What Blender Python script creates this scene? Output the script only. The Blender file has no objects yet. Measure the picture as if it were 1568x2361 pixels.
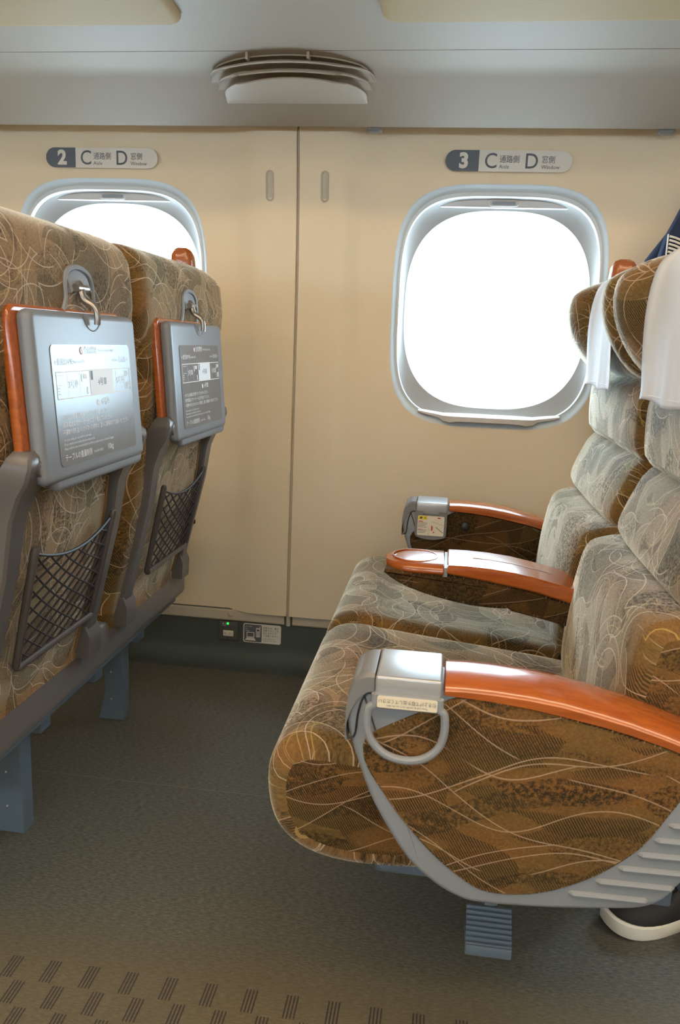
import bpy, bmesh, math, random
from mathutils import Vector, Matrix
random.seed(7)
S = bpy.context.scene
COL = S.collection
PI = math.pi

# ------------------------------------------------------------------ camera
CAM = bpy.data.cameras.new('camera'); cam = bpy.data.objects.new('camera', CAM); COL.objects.link(cam)
RIGHT = Vector((0.989775,0.136888,0.040081)).normalized(); UPV = Vector((-0.067187,0.199562,0.977579)); UPV = (UPV - RIGHT*UPV.dot(RIGHT)).normalized()
BACK = RIGHT.cross(UPV)
cam.matrix_world = Matrix(((RIGHT.x, UPV.x, BACK.x, 0), (RIGHT.y, UPV.y, BACK.y, 0), (RIGHT.z, UPV.z, BACK.z, .93), (0, 0, 0, 1)))
CAM.sensor_fit = 'VERTICAL'; CAM.sensor_height = 36; CAM.lens = 1850/2361*36; CAM.clip_start = .02
CAM.dof.use_dof = True; CAM.dof.focus_distance = 1.9; CAM.dof.aperture_fstop = 16
S.camera = cam

# ------------------------------------------------------------------ world, lamps, exposure
W = bpy.data.worlds.new('world'); S.world = W; W.use_nodes = True
bg = W.node_tree.nodes['Background']; bg.inputs[0].default_value = (.66, .84, 1, 1); bg.inputs[1].default_value = 20.5
def area(name, loc, rot, sx, sy, power, col):
    l = bpy.data.lights.new(name, 'AREA'); l.shape = 'RECTANGLE'; l.size = sx; l.size_y = sy; l.energy = power; l.color = col
    o = bpy.data.objects.new(name, l); o.location = loc; o.rotation_euler = rot; COL.objects.link(o); return o
area('ceiling_strip_light', (0, .25, 2.12), (0, 0, 0), 5.5, .16, 44, (1, .74, .46))
area('ceiling_strip_light', (0, -.45, 2.12), (0, 0, 0), 5.5, .16, 34, (1, .74, .46))
S.view_settings.view_transform = 'Standard'; S.view_settings.look = 'None'; S.view_settings.gamma = 1
S.view_settings.exposure = 0.0; S.view_settings.use_curve_mapping = False

# ------------------------------------------------------------------ materials
def mat(name, col, rough=.5, metal=0, **k):
    m = bpy.data.materials.new(name); m.use_nodes = True; p = m.node_tree.nodes['Principled BSDF']
    p.inputs['Base Color'].default_value = (*col, 1); p.inputs['Roughness'].default_value = rough; p.inputs['Metallic'].default_value = metal
    for a, b in k.items():
        a = a.replace('_', ' ')
        p.inputs[a].default_value = b
    return m
class N:
    def __init__(s, m): s.t = m.node_tree; s.p = s.t.nodes['Principled BSDF']
    def n(s, ty, **k):
        x = s.t.nodes.new(ty)
        for a, b in k.items(): setattr(x, a, b)
        return x
    def l(s, a, b): s.t.links.new(a, b)
    def math(s, op, a, b=None, c=None, clamp=False):
        x = s.n('ShaderNodeMath', operation=op, use_clamp=clamp)
        for i, v in enumerate((a, b, c)):
            if v is None: continue
            if isinstance(v, (int, float)): x.inputs[i].default_value = v
            else: s.l(v, x.inputs[i])
        return x.outputs[0]
    def mix(s, f, a, b, mode='MIX'):
        x = s.n('ShaderNodeMix', data_type='RGBA', blend_type=mode)
        for i, v in ((0, f), (6, a), (7, b)):
            if isinstance(v, (int, float)): x.inputs[i].default_value = v
            elif isinstance(v, tuple): x.inputs[i].default_value = (*v, 1)
            else: s.l(v, x.inputs[i])
        return x.outputs[2]
    def ramp(s, v, a, b):
        x = s.n('ShaderNodeMapRange', interpolation_type='SMOOTHSTEP'); s.l(v, x.inputs[0]); x.inputs[1].default_value = a; x.inputs[2].default_value = b
        return x.outputs[0]
    def mapping(s, v, scale=(1, 1, 1), rot=(0, 0, 0), loc=(0, 0, 0)):
        x = s.n('ShaderNodeMapping'); s.l(v, x.inputs[0]); x.inputs['Scale'].default_value = scale; x.inputs['Rotation'].default_value = rot; x.inputs['Location'].default_value = loc
        return x.outputs[0]
    def noise(s, v, scale, detail=2, rough=.5, dist=0):
        x = s.n('ShaderNodeTexNoise'); s.l(v, x.inputs['Vector']); x.inputs['Scale'].default_value = scale; x.inputs['Detail'].default_value = detail
        x.inputs['Roughness'].default_value = rough; x.inputs['Distortion'].default_value = dist
        return x.outputs[0]
    def vor(s, v, scale, rand=1.0, feature='F1', metric='EUCLIDEAN'):
        x = s.n('ShaderNodeTexVoronoi', voronoi_dimensions='2D', feature=feature, distance=metric); s.l(v, x.inputs['Vector'])
        x.inputs['Scale'].default_value = scale; x.inputs['Randomness'].default_value = rand
        return x
    def bump(s, h, strength=.3, dist=.001):
        x = s.n('ShaderNodeBump'); s.l(h, x.inputs['Height']); x.inputs['Strength'].default_value = strength; x.inputs['Distance'].default_value = dist
        s.l(x.outputs[0], s.p.inputs['Normal'])

def make_fabric(name, stretch=(1, 1, 1), rot=0, dark=1, lw=.0009, waves=False):
    """moquette velvet: brown ground, darker hatched fans, thin pale arcs"""
    m = mat(name, (.3, .2, .08), .85); n = N(m)
    uv = n.n('ShaderNodeTexCoord').outputs['UV']
    b = n.mapping(uv, stretch, (0, 0, rot))
    # ground
    g1 = n.noise(b, 9, 3); g2 = n.noise(uv, 330, 3, .7); g3 = n.noise(uv, 150, 2, .6)
    col = n.mix(n.ramp(g1, .35, .7), (.235, .112, .034), (.155, .103, .034))
    col = n.mix(n.math('MULTIPLY', n.ramp(g3, .45, .7), .5), col, (.26, .165, .05))
    col = n.mix(n.math('MULTIPLY', n.ramp(g2, .38, .68), .5), col, (.058, .044, .021))
    def disc(scale, loc, rnd=.9):
        v = n.mapping(b, (1, 1, 1), (0, 0, loc*1.7), (loc, loc*.6, 0)); x = n.vor(v, scale, rnd)
        return n.math('MULTIPLY', x.outputs['Distance'], 1/scale)
    d1 = disc(7.5, .31); d2 = disc(5.6, 1.7); d3 = disc(9.5, 2.9); d4 = disc(4.4, 4.3); d5 = disc(6.4, 6.1)
    def inside(d, r): return n.math('LESS_THAN', d, r)
    def msk(k, a=.47): return n.ramp(n.noise(n.mapping(b, (1, 1, 1), (0, 0, 0), (k, k, 0)), 7.5, 1), a, a+.04)
    p1 = n.math('MULTIPLY', n.math('MULTIPLY', n.math('SUBTRACT', 1, inside(d2, .075)), inside(d1, .068)), msk(3.3, .40))
    p2 = n.math('MULTIPLY', n.math('MULTIPLY', inside(d3, .042), n.math('SUBTRACT', 1, inside(d4, .11))), 1)
    p3 = n.math('MULTIPLY', n.math('MULTIPLY', inside(d2, .045), n.math('SUBTRACT', 1, inside(d3, .046))), msk(7.7, .44))
    sep = n.n('ShaderNodeSeparateXYZ'); n.l(uv, sep.inputs[0])
    wv = n.math('SINE', n.math('MULTIPLY', n.math('ADD', sep.outputs[0], n.math('MULTIPLY', sep.outputs[1], .6)), 1850))
    hatch = n.ramp(n.math('ADD', wv, n.math('MULTIPLY', n.math('SUBTRACT', g3, .5), 2.5)), -.5, .6)
    sp = n.ramp(n.noise(uv, 170, 3, .8), .42, .60)
    col = n.mix(n.math('MULTIPLY', n.math('MAXIMUM', p1, p3), n.math('MULTIPLY', hatch, .88)), col, (.035, .028, .015))
    col = n.mix(n.math('MULTIPLY', p2, n.math('MULTIPLY', sp, .85)), col, (.035, .026, .015))
    sp2 = n.math('MULTIPLY', n.ramp(n.noise(b, 13, 2), .5, .62), n.ramp(n.noise(uv, 230, 3, .8), .45, .6))
    col = n.mix(n.math('MULTIPLY', sp2, .75), col, (.045, .034, .018))
    # thin arcs, each family woven in only here and there
    def line(d, r, w=lw):
        a = n.math('ABSOLUTE', n.math('SUBTRACT', d, r)); return n.math('SUBTRACT', 1, n.ramp(a, w*.5, w))
    def arc(d, r, k, a=.46, w=lw): return n.math('MULTIPLY', line(d, r, w), msk(k, a))
    def mx(*a):
        o = a[0]
        for q in a[1:]: o = n.math('MAXIMUM', o, q)
        return o
    L = mx(arc(d1, .06, 1.1), arc(d2, .075, 2.2), arc(d4, .11, 4.4, .44, lw*1.2), arc(d5, .085, 5.5), arc(d2, .045, 7.7), arc(d4, .085, 9.1), arc(d5, .06, 12.3))
    Ly = mx(arc(d3, .042, 3.9, .5), arc(d1, .078, 10.2), arc(d5, .072, 6.3, .5))
    if waves:      # long shallow crossing arcs, with hatched bands between them
        U, V = sep.outputs[0], sep.outputs[1]
        def fam(slope, amp, lam, ph, per, k):
            w_ = n.math('MULTIPLY', n.math('SINE', n.math('MULTIPLY_ADD', U, 2*PI/lam, ph)), amp)
            w2 = n.math('MULTIPLY', n.math('SUBTRACT', n.noise(uv, 5, 1), .5), .05)
            t_ = n.math('DIVIDE', n.math('ADD', n.math('ADD', V, n.math('MULTIPLY', U, slope)), n.math('ADD', w_, w2)), per)
            fr = n.math('ABSOLUTE', n.math('SUBTRACT', n.math('FRACT', n.math('ADD', t_, 10)), .5))
            return n.math('MULTIPLY', n.math('SUBTRACT', 1, n.ramp(fr, .0004/per, .0010/per)), msk(k, .38)), n.math('FRACT', n.math('ADD', t_, 10))
        la, fa = fam(.42, .012, .31, .4, .083, 21); lb, fb = fam(-.36, .014, .27, 1.9, .097, 23); lc, fc = fam(.03, .016, .24, 3.0, .061, 25); ld, fd = fam(-.16, .020, .36, 5.0, .115, 27)
        L = mx(la, lb, lc, ld); Ly = n.math('MULTIPLY', L, 0)
        band = n.math('MULTIPLY', n.math('LESS_THAN', fc, .42), n.math('GREATER_THAN', fa, .45)); band2 = n.math('MULTIPLY', n.math('LESS_THAN', fd, .3), n.math('LESS_THAN', fb, .5))
        col = n.mix(n.math('MULTIPLY', n.math('MULTIPLY', band, msk(31, .40)), n.math('MULTIPLY', hatch, .8)), col, (.035, .028, .015))
        col = n.mix(n.math('MULTIPLY', band2, n.math('MULTIPLY', sp, .8)), col, (.035, .027, .015))
    col = n.mix(n.math('MULTIPLY', L, .58 if dark > .9 else .46), col, (.66, .50, .38))
    col = n.mix(n.math('MULTIPLY', Ly, .5), col, (.52, .37, .12))
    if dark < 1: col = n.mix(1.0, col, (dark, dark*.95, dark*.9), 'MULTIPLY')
    n.l(col, n.p.inputs['Base Color'])
    D = n.math('MAXIMUM', n.math('MULTIPLY', n.math('MAXIMUM', p1, p3), hatch), n.math('MAXIMUM', n.math('MULTIPLY', p2, sp), n.math('MULTIPLY', sp2, .8)))
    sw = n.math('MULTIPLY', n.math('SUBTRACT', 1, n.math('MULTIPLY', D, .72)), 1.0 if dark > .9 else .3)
    sw = n.math('MULTIPLY', sw, n.math('SUBTRACT', 1.1, n.math('MULTIPLY', n.ramp(g2, .38, .68), .45)))
    n.l(n.math('ADD', sw, n.math('MULTIPLY', L, .25 if dark > .9 else .1)), n.p.inputs['Sheen Weight']); n.p.inputs['Sheen Roughness'].default_value = .38
    n.p.inputs['Sheen Tint'].default_value = (1, .93, .76, 1); n.p.inputs['Specular IOR Level'].default_value = .12
    h = n.math('ADD', n.noise(b, 700, 2), n.math('MULTIPLY', L, .5)); n.bump(h, .35, .0008)
    return m
M = {}
M['fabric'] = make_fabric('moquette_fabric')
M['fabric_side'] = make_fabric('moquette_side_panel', (.52, 1.45, 1), .10, .85, .0007, True)
M['fabric_dark'] = make_fabric('moquette_arm_shaded', (.9, .45, 1), .5, .42, .0009, True)  # plainer brown fabric, darkened further to paint in the shade on the arms
M['grey'] = mat('grey_plastic', (.175, .175, .18), .38); M['grey_shell'] = mat('light_grey_shell', (.225, .245, .27), .42)
M['metal_cap'] = mat('satin_silver', (.42, .44, .47), .30, .5)
M['tray'] = mat('tray_grey', (.185, .205, .235), .38)
M['post'] = mat('post_grey', (.105, .098, .096), .34); M['beam'] = mat('beam_grey', (.14, .13, .13), .28)
M['leg'] = mat('painted_steel', (.11, .155, .205), .45)
M['dark'] = mat('dark_plastic', (.02, .02, .022), .5); M['frame'] = mat('pocket_frame', (.065, .058, .058), .3); M['net'] = mat('net_cord', (.025, .025, .03), .55)
M['black'] = mat('black_rubber', (.012, .012, .014), .7)
M['latch'] = mat('latch_metal', (.30, .29, .28), .28, .75)
M['white'] = mat('white_print', (.78, .79, .80), .5); M['red'] = mat('red_print', (.55, .06, .08), .5)
M['greyprint'] = mat('grey_print', (.10, .12, .15), .55); M['darkprint'] = mat('dark_print', (.05, .055, .06), .55)
M['yellow'] = mat('yellow_print', (.75, .58, .03), .5)
M['sign_white'] = mat('sign_white', (.72, .70, .66), .55)
M['sticker'] = mat('sticker_dark', (.15, .155, .165), .24)
M['sticker_cream'] = mat('sticker_cream', (.70, .64, .50), .4)
M['bezel'] = mat('window_bezel', (.58, .66, .72), .4); M['reveal'] = mat('window_reveal', (.30, .275, .25), .5)
M['shade'] = mat('shade_plastic', (.55, .53, .51), .45)
M['sole'] = mat('sneaker_sole', (.72, .70, .62), .6); M['shoe'] = mat('sneaker_black', (.012, .012, .013), .7)
M['led'] = mat('led', (.0, .5, .05), .5, Emission_Color=(.03, 1, .08, 1), Emission_Strength=1.3)
M['socket'] = mat('socket_cream', (.68, .66, .56), .4); M['plate'] = mat('plate_grey', (.085, .09, .095), .45)
M['rack_panel'] = mat('rack_panel_cream', (.33, .22, .095), .7)
def wood():
    m = mat('lacquered_wood', (.42, .11, .02), .22); n = N(m); o = n.n('ShaderNodeTexCoord').outputs['Object']
    v = n.mapping(o, (6, 60, 60)); g = n.noise(v, 2.2, 5, .6, .6)
    n.l(n.mix(n.ramp(g, .3, .75), (.42, .108, .020), (.29, .068, .012)), n.p.inputs['Base Color'])
    n.p.inputs['Coat Weight'].default_value = .6; n.p.inputs['Coat Roughness'].default_value = .12
    return m
M['wood'] = wood()
def textured(name, a, b, scale, rough=.6, bs=.15, stretch=(1, 1, 1)):
    m = mat(name, a, rough); n = N(m); o = n.n('ShaderNodeTexCoord').outputs['Object']; v = n.mapping(o, stretch)
    g = n.noise(v, scale, 3); n.l(n.mix(g, a, b), n.p.inputs['Base Color']); n.bump(n.noise(v, scale*2.5, 2), bs, .0006); return m
M['wall'] = textured('cream_wall', (.78, .665, .49), (.74, .63, .465), 240, .55, .12)
M['ledge'] = textured('ledge_cream', (.52, .48, .39), (.48, .44, .36), 200, .5, .1)
M['rack'] = textured('rack_grey_beige', (.315, .255, .195), (.295, .24, .183), 260, .62, .15)
M['vent'] = textured('vent_plastic', (.41, .345, .275), (.385, .325, .255), 260, .55, .12)
M['ceiling'] = mat('ceiling_cream', (.70, .66, .58), .6)
M['cloth'] = textured('white_cloth', (.78, .78, .79), (.70, .70, .72), 500, .85, .3, (1, 1, .25))
M['coat'] = textured('navy_cloth', (.018, .032, .075), (.012, .024, .06), 300, .9, .3)
def floor_mat():
    m = mat('floor_covering', (.06, .06, .05), .55); n = N(m); o = n.n('ShaderNodeTexCoord').outputs['Object']
    v = n.mapping(o, (55, 260, 55)); g = n.noise(v, 1.6, 4, .75); g2 = n.noise(n.mapping(o, (240, 600, 1)), 1, 2, .6)
    base = n.mix(n.ramp(g, .35, .68), (.062, .062, .050), (.155, .150, .122))
    base = n.mix(n.math('MULTIPLY', n.ramp(g2, .5, .75), .3), base, (.17, .165, .14))
    sep = n.n('ShaderNodeSeparateXYZ'); n.l(o, sep.inputs[0]); X, Y = sep.outputs[0], sep.outputs[1]
    # aisle: warm overhead lamp light painted into the ground, staggered blocks of four dark bars
    ais = n.math('LESS_THAN', Y, 1.0)
    base = n.mix(n.math('MULTIPLY', n.ramp(n.math('SUBTRACT', 1.12, Y), 0, .14), .55), base, (.125, .098, .052))
    r = n.math('DIVIDE', n.math('SUBTRACT', .981, Y), .0445); k = n.math('FLOOR', r); fr = n.math('FRACT', r)
    u = n.math('FRACT', n.math('DIVIDE', n.math('SUBTRACT', n.math('ADD', X, 10.0+.581), n.math('MULTIPLY', k, .0255)), .0605))
    inb = n.math('MULTIPLY', n.math('LESS_THAN', u, .33), n.math('MULTIPLY', n.math('LESS_THAN', fr, .93), n.math('GREATER_THAN', r, 0)))
    bars = n.math('LESS_THAN', n.math('FRACT', n.math('DIVIDE', u, .0835)), .45)
    base = n.mix(n.math('MULTIPLY', n.math('MULTIPLY', inb, bars), .8), base, (.018, .015, .018))
    n.l(base, n.p.inputs['Base Color']); n.p.inputs['Specular IOR Level'].default_value = .35
    n.bump(g, .25, .0006); return m
M['floor'] = floor_mat()
M['skirt'] = textured('dark_skirt', (.075, .095, .088), (.045, .060, .058), 120, .6, .3, (1, 1, 3))
M['seam'] = mat('seam_weld', (.14, .135, .12), .5)
def glass():
    m = bpy.data.materials.new('window_glass'); m.use_nodes = True; t = m.node_tree; t.nodes.clear()
    o = t.nodes.new('ShaderNodeOutputMaterial'); a = t.nodes.new('ShaderNodeBsdfTransparent'); g = t.nodes.new('ShaderNodeBsdfGlossy'); mx = t.nodes.new('ShaderNodeMixShader')
    g.inputs['Roughness'].default_value = .02; a.inputs[0].default_value = (.95, .98, .98, 1); mx.inputs[0].default_value = .06
    t.links.new(a.outputs[0], mx.inputs[1]); t.links.new(g.outputs[0], mx.inputs[2]); t.links.new(mx.outputs[0], o.inputs[0]); return m
M['glass'] = glass()

# ------------------------------------------------------------------ object helpers
def tag(o, label=None, cat=None, group=None, kind=None):
    if label: o['label'] = label
    if cat: o['category'] = cat
    if group: o['group'] = group
    if kind: o['kind'] = kind
    return o
def mobj(name, vs, fs, m, parent=None, smooth=True, uvs=None, sharp=35):
    me = bpy.data.meshes.new(name); me.from_pydata([tuple(v) for v in vs], [], fs)
    for x in (m if isinstance(m, (list, tuple)) else [m]): me.materials.append(x)
    if uvs:
        ul = me.uv_layers.new(name='UVMap'); d = ul.data
        for i, q in enumerate(uvs): d[i].uv = q
    me.validate(); me.update()
    if smooth:
        for p in me.polygons: p.use_smooth = True
        try: me.set_sharp_from_angle(angle=math.radians(sharp))
        except Exception: pass
    o = bpy.data.objects.new(name, me); COL.objects.link(o)
    if parent: o.parent = parent
    return o
def empty(name, loc=(0, 0, 0), parent=None):
    o = bpy.data.objects.new(name, None); o.empty_display_size = .05; COL.objects.link(o)
    if parent: o.parent = parent
    return o
class MB:
    def __init__(s): s.v = []; s.f = []
    def add(s, vs, fs):
        b = len(s.v); s.v += [tuple(v) for v in vs]; s.f += [tuple(b+i for i in f) for f in fs]
    def rings(s, rs, closed=True, cap0=True, cap1=True):
        n = len(rs[0]); vs = [p for r in rs for p in r]; fs = []
        for i in range(len(rs)-1):
            for j in range(n if closed else n-1):
                k = (j+1) % n; fs.append((i*n+j, i*n+k, (i+1)*n+k, (i+1)*n+j))
        if cap0: fs.append(tuple(range(n-1, -1, -1)))
        if cap1: fs.append(tuple((len(rs)-1)*n+j for j in range(n)))
        s.add(vs, fs)
    def box(s, x0, x1, y0, y1, z0, z1, b=0.0):
        if b <= 0:
            s.add([(x, y, z) for x in (x0, x1) for y in (y0, y1) for z in (z0, z1)],
                  [(0, 1, 3, 2), (4, 6, 7, 5), (0, 4, 5, 1), (2, 3, 7, 6), (0, 2, 6, 4), (1, 5, 7, 3)]); return
        bm = bmesh.new(); bmesh.ops.create_cube(bm, size=1)
        for v in bm.verts: v.co = Vector(((x0+x1)/2+v.co.x*(x1-x0), (y0+y1)/2+v.co.y*(y1-y0), (z0+z1)/2+v.co.z*(z1-z0)))
        b = min(b, .49*min(abs(x1-x0), abs(y1-y0), abs(z1-z0)))
        bmesh.ops.bevel(bm, geom=bm.edges[:], offset=b, segments=3, affect='EDGES', profile=.5)
        bm.verts.index_update(); s.add([v.co.copy() for v in bm.verts], [[v.index for v in f.verts] for f in bm.faces]); bm.free()
    def tube(s, pts, r, n=8, closed=False, flat=1.0):
        pts = [Vector(p) for p in pts]; L = len(pts); rs = []; up = None
        for i, p in enumerate(pts):
            if closed: t = (pts[(i+1) % L]-pts[i-1])
            else: t = pts[min(i+1, L-1)]-pts[max(i-1, 0)]
            t.normalize()
            if up is None:
                up = Vector((0, 0, 1)) if abs(t.z) < .9 else Vector((0, 1, 0))
            a = t.cross(up).normalized(); b2 = a.cross(t).normalized(); up = b2
            rr = r[i] if isinstance(r, (list, tuple)) else r
            rs.append([p + a*math.cos(2*PI*j/n)*rr + b2*math.sin(2*PI*j/n)*rr*flat for j in range(n)])
        if closed: rs.append(rs[0]); s.rings(rs, cap0=False, cap1=False)
        else: s.rings(rs)
    def ball(s, c, rx, ry, rz, nu=12, nv=8):
        rs = []
        for i in range(nv+1):
            a = PI*i/nv; a = min(max(a, .03), PI-.03)
            rs.append([(c[0]+rx*math.sin(a)*math.cos(2*PI*j/nu), c[1]+ry*math.sin(a)*math.sin(2*PI*j/nu), c[2]+rz*math.cos(a)) for j in range(nu)])
        s.rings(rs)
    def build(s, name, m, parent=None, smooth=True, label=None):
        o = mobj(name, s.v, s.f, m, parent, smooth)
        if label: o['label'] = label
        return o
def smooth_poly(P, n=3, closed=True):
    """Catmull-Rom refinement"""
    L = len(P); out = []
    rng = range(L) if closed else range(L-1)
    for i in rng:
        if closed: a, b, c, d = P[i-1], P[i], P[(i+1) % L], P[(i+2) % L]
        else: a, b, c, d = P[max(i-1, 0)], P[i], P[i+1], P[min(i+2, L-1)]
        for k in range(n):
            t = k/n
            out.append(tuple(.5*(2*b[q]+(c[q]-a[q])*t+(2*a[q]-5*b[q]+4*c[q]-d[q])*t*t+(3*b[q]-a[q]-3*c[q]+d[q])*t**3) for q in range(len(b))))
    if not closed: out.append(tuple(P[-1]))
    return out
def inset(P, d):
    n = len(P); A = sum(P[i][0]*P[(i+1) % n][1]-P[(i+1) % n][0]*P[i][1] for i in range(n)); sg = 1 if A > 0 else -1
    out = []
    for i in range(n):
        p0, p1, p2 = P[i-1], P[i], P[(i+1) % n]
        e1 = Vector((p1[0]-p0[0], p1[1]-p0[1])); e2 = Vector((p2[0]-p1[0], p2[1]-p1[1]))
        if e1.length < 1e-9 or e2.length < 1e-9: out.append(p1); continue
        e1.normalize(); e2.normalize()
        nn = Vector((-e1.y-e2.y, e1.x+e2.x)); nn = nn.normalized() if nn.length > 1e-6 else Vector((-e1.y, e1.x))
        k = min(1.6, 1/max(.3, nn.dot(Vector((-e1.y, e1.x)))))
        out.append((p1[0]+nn.x*d*sg*k, p1[1]+nn.y*d*sg*k))
    return out
def slab(name, P, y0, y1, r, m, parent=None, warp=None, ny=6, uvscale=1, label=None, capmat=None, uvoff=(0, 0)):
    """solid bounded by outline P (x,z) from y0 to y1, edge radius r, metric UVs; warp(x,y,z,t)->(x,y,z)"""
    A = sum(P[i][0]*P[(i+1) % len(P)][1]-P[(i+1) % len(P)][0]*P[i][1] for i in range(len(P)))
    if A < 0: P = P[::-1]
    st = []
    K = 4
    for i in range(K+1):
        a = PI/2*i/K; st.append((y0+r*(1-math.sin(a)) if False else y0+r*(1-math.cos(a)), r*(1-math.sin(a))))
    st = [(y0+r*(1-math.cos(PI/2*i/K)), r*(1-math.sin(PI/2*i/K))) for i in range(K+1)]
    mid = [(y0+r+(y1-y0-2*r)*i/ny, 0) for i in range(1, ny)]
    st = st+mid+[(y1-(y-y0), d) for (y, d) in st[::-1]]
    arc = [0]
    n = len(P)
    for i in range(n): arc.append(arc[-1]+math.hypot(P[(i+1) % n][0]-P[i][0], P[(i+1) % n][1]-P[i][1]))
    vs = []; fs = []; uv = []
    for (y, d) in st:
        q = inset(P, d) if d > 1e-6 else P
        for (x, z) in q:
            t = (y-y0)/(y1-y0); X, Y, Z = (x, y, z)
            if warp: X, Y, Z = warp(X, Y, Z, t)
            vs.append((X, Y, Z))
    ox, oy = uvoff
    for i in range(len(st)-1):
        for j in range(n):
            k = (j+1) % n; fs.append((i*n+j, (i+1)*n+j, (i+1)*n+k, i*n+k))
            for (a, b) in ((i, arc[j]), (i+1, arc[j]), (i+1, arc[j+1]), (i, arc[j+1])): uv.append((st[a][0]*uvscale+ox, b*uvscale+oy))
    # caps: concentric inset rings
    for side in (0, len(st)-1):
        base = list(range(side*n, side*n+n)); idx = base if side == 0 else base[::-1]
        fs.append(tuple(idx)); uv += [(vs[q][0]*uvscale+ox+.37, vs[q][2]*uvscale+oy+.11) for q in idx]
    o = mobj(name, vs, fs, m, parent, True, uv, 50)
    if label: o['label'] = label
    if capmat:
        o.data.materials.append(capmat)
        for p in o.data.polygons:
            if len(p.vertices) > 4: p.material_index = 1
    return o
def se(cx, cz, a, b, e, n=64):
    out = []
    for i in range(n):
        t = 2*PI*i/n; c, s = math.cos(t), math.sin(t)
        out.append((cx+a*math.copysign(abs(c)**(2/e), c), cz+b*math.copysign(abs(s)**(2/e), s)))
    return out
def rrect(x0, x1, z0, z1, r, n=5):
    out = []
    for cx, cz, a0 in ((x1-r, z1-r, 0), (x0+r, z1-r, 90), (x0+r, z0+r, 180), (x1-r, z0+r, 270)):
        for i in range(n+1):
            a = math.radians(a0+90*i/n); out.append((cx+r*math.cos(a), cz+r*math.sin(a)))
    return out
def add_text(items, name, m, parent, frame, th=.0002):
    """items: (string, x, y, size, align[, xscale]) laid out on the plane frame=(origin, xdir, ydir)"""
    O, XD, YD = Vector(frame[0]), Vector(frame[1]), Vector(frame[2]); vs = []; fs = []; dg = None
    for it in items:
        s, x, y, size, al = it[:5]; xs = it[5] if len(it) > 5 else 1; bold = it[6] if len(it) > 6 else 0
        c = bpy.data.curves.new('t', 'FONT'); c.body = s; c.size = size; c.align_x = al; c.align_y = 'CENTER'; c.resolution_u = 4 if it[3] > .03 else 2 if it[3] > .009 else 1; c.offset = bold
        o = bpy.data.objects.new('t', c); COL.objects.link(o); bpy.context.view_layer.update()
        me = bpy.data.meshes.new_from_object(o.evaluated_get(bpy.context.evaluated_depsgraph_get()))
        b = len(vs)
        for v in me.vertices: vs.append(O+XD*(x+v.co.x*xs)+YD*(y+v.co.y))
        fs += [tuple(b+i for i in p.vertices) for p in me.polygons]
        bpy.data.objects.remove(o); bpy.data.curves.remove(c); bpy.data.meshes.remove(me)
    return mobj(name, vs, fs, m, parent, False)
def flat(items, name, m, parent, frame):
    """filled polygons in a plane"""
    O, XD, YD = Vector(frame[0]), Vector(frame[1]), Vector(frame[2]); vs = []; fs = []
    for P in items:
        b = len(vs); vs += [O+XD*x+YD*y for x, y in P]; fs.append(tuple(range(b, b+len(P))))
    return mobj(name, vs, fs, m, parent, False)
def rct(x0, x1, y0, y1): return [(x0, y0), (x1, y0), (x1, y1), (x0, y1)]

PITCH = 1.04
WX0, WX1 = -3.535, 3.745      # ends of the car section (joints of the wall panels)
# ------------------------------------------------------------------ far wall with windows
def wprof(z): return max(0, 1-((z-1.03)/.10)**2.6) if z > 1.03 else max(0, 1-((1.03-z)/.15)**1.8)
def smoothstep(t): t = max(0, min(1, t)); return t*t*(3-2*t)
def wall_y(x, z, jx):
    """depth of the wall: leans in at the top and swells towards each joint"""
    y = 2.170
    if z > 1.0: y -= .045*((z-1.0)/.48)**2
    d = abs(x-jx)
    d = min(d, PITCH-d)
    y -= .026*(1-smoothstep((d-.11)/.06))
    if z > 1.33: y += .012*smoothstep((z-1.33)/.1)*smoothstep((d-.14)/.1)
    return y
wall = empty('wall_back'); tag(wall, kind='structure')
JX = -.417
NSE = 96
def ring_se(cx, a, b, y, z=1.026, e=3.9, top=0): return [(px, y, pz) for px, pz in se(cx, z, a, b, e, NSE)]
def make_panel(j0):
    cx = j0+.52; x0, x1, z0, z1 = j0+.0035, j0+PITCH-.0035, .157, 1.62
    hole = ring_se(cx, .271, .304, 0)
    outer = []
    for (px, _, pz) in hole:
        dx, dz = px-cx, pz-1.022
        k = 1e9
        if dx > 1e-9: k = min(k, (x1-cx)/dx)
        if dx < -1e-9: k = min(k, (x0-cx)/dx)
        if dz > 1e-9: k = min(k, (z1-1.022)/dz)
        if dz < -1e-9: k = min(k, (z0-1.022)/dz)
        outer.append([cx+dx*k, 1.022+dz*k])
    for cxr, czr in ((x0, z0), (x0, z1), (x1, z0), (x1, z1)):     # snap the nearest ray to each corner
        i = min(range(NSE), key=lambda q: (outer[q][0]-cxr)**2+(outer[q][1]-czr)**2); outer[i] = [cxr, czr]
    rs = []
    for s in range(0, 13):
        t = s/12; r = []
        for (hx, _, hz), (ox, oz) in zip(hole, outer):
            x, z = hx+(ox-hx)*t, hz+(oz-hz)*t; r.append((x, wall_y(x, z, j0), z))
        rs.append(r)
    back = [(p[0]+(-.001 if p[0] > cx else .001)*0, p[1]+.018, p[2]) for p in rs[-1]]
    rs.append([(p[0], p[1]+.003, p[2]) for p in rs[-1]]); rs[-2] = [((p[0]-cx)*.9985+cx, p[1], (p[2]-1)*.9985+1) for p in rs[-2]]
    rs.append(back)
    mb = MB(); mb.rings(rs, cap0=False, cap1=False); return mb.build('wall_panel', M['wall'], wall)
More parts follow.
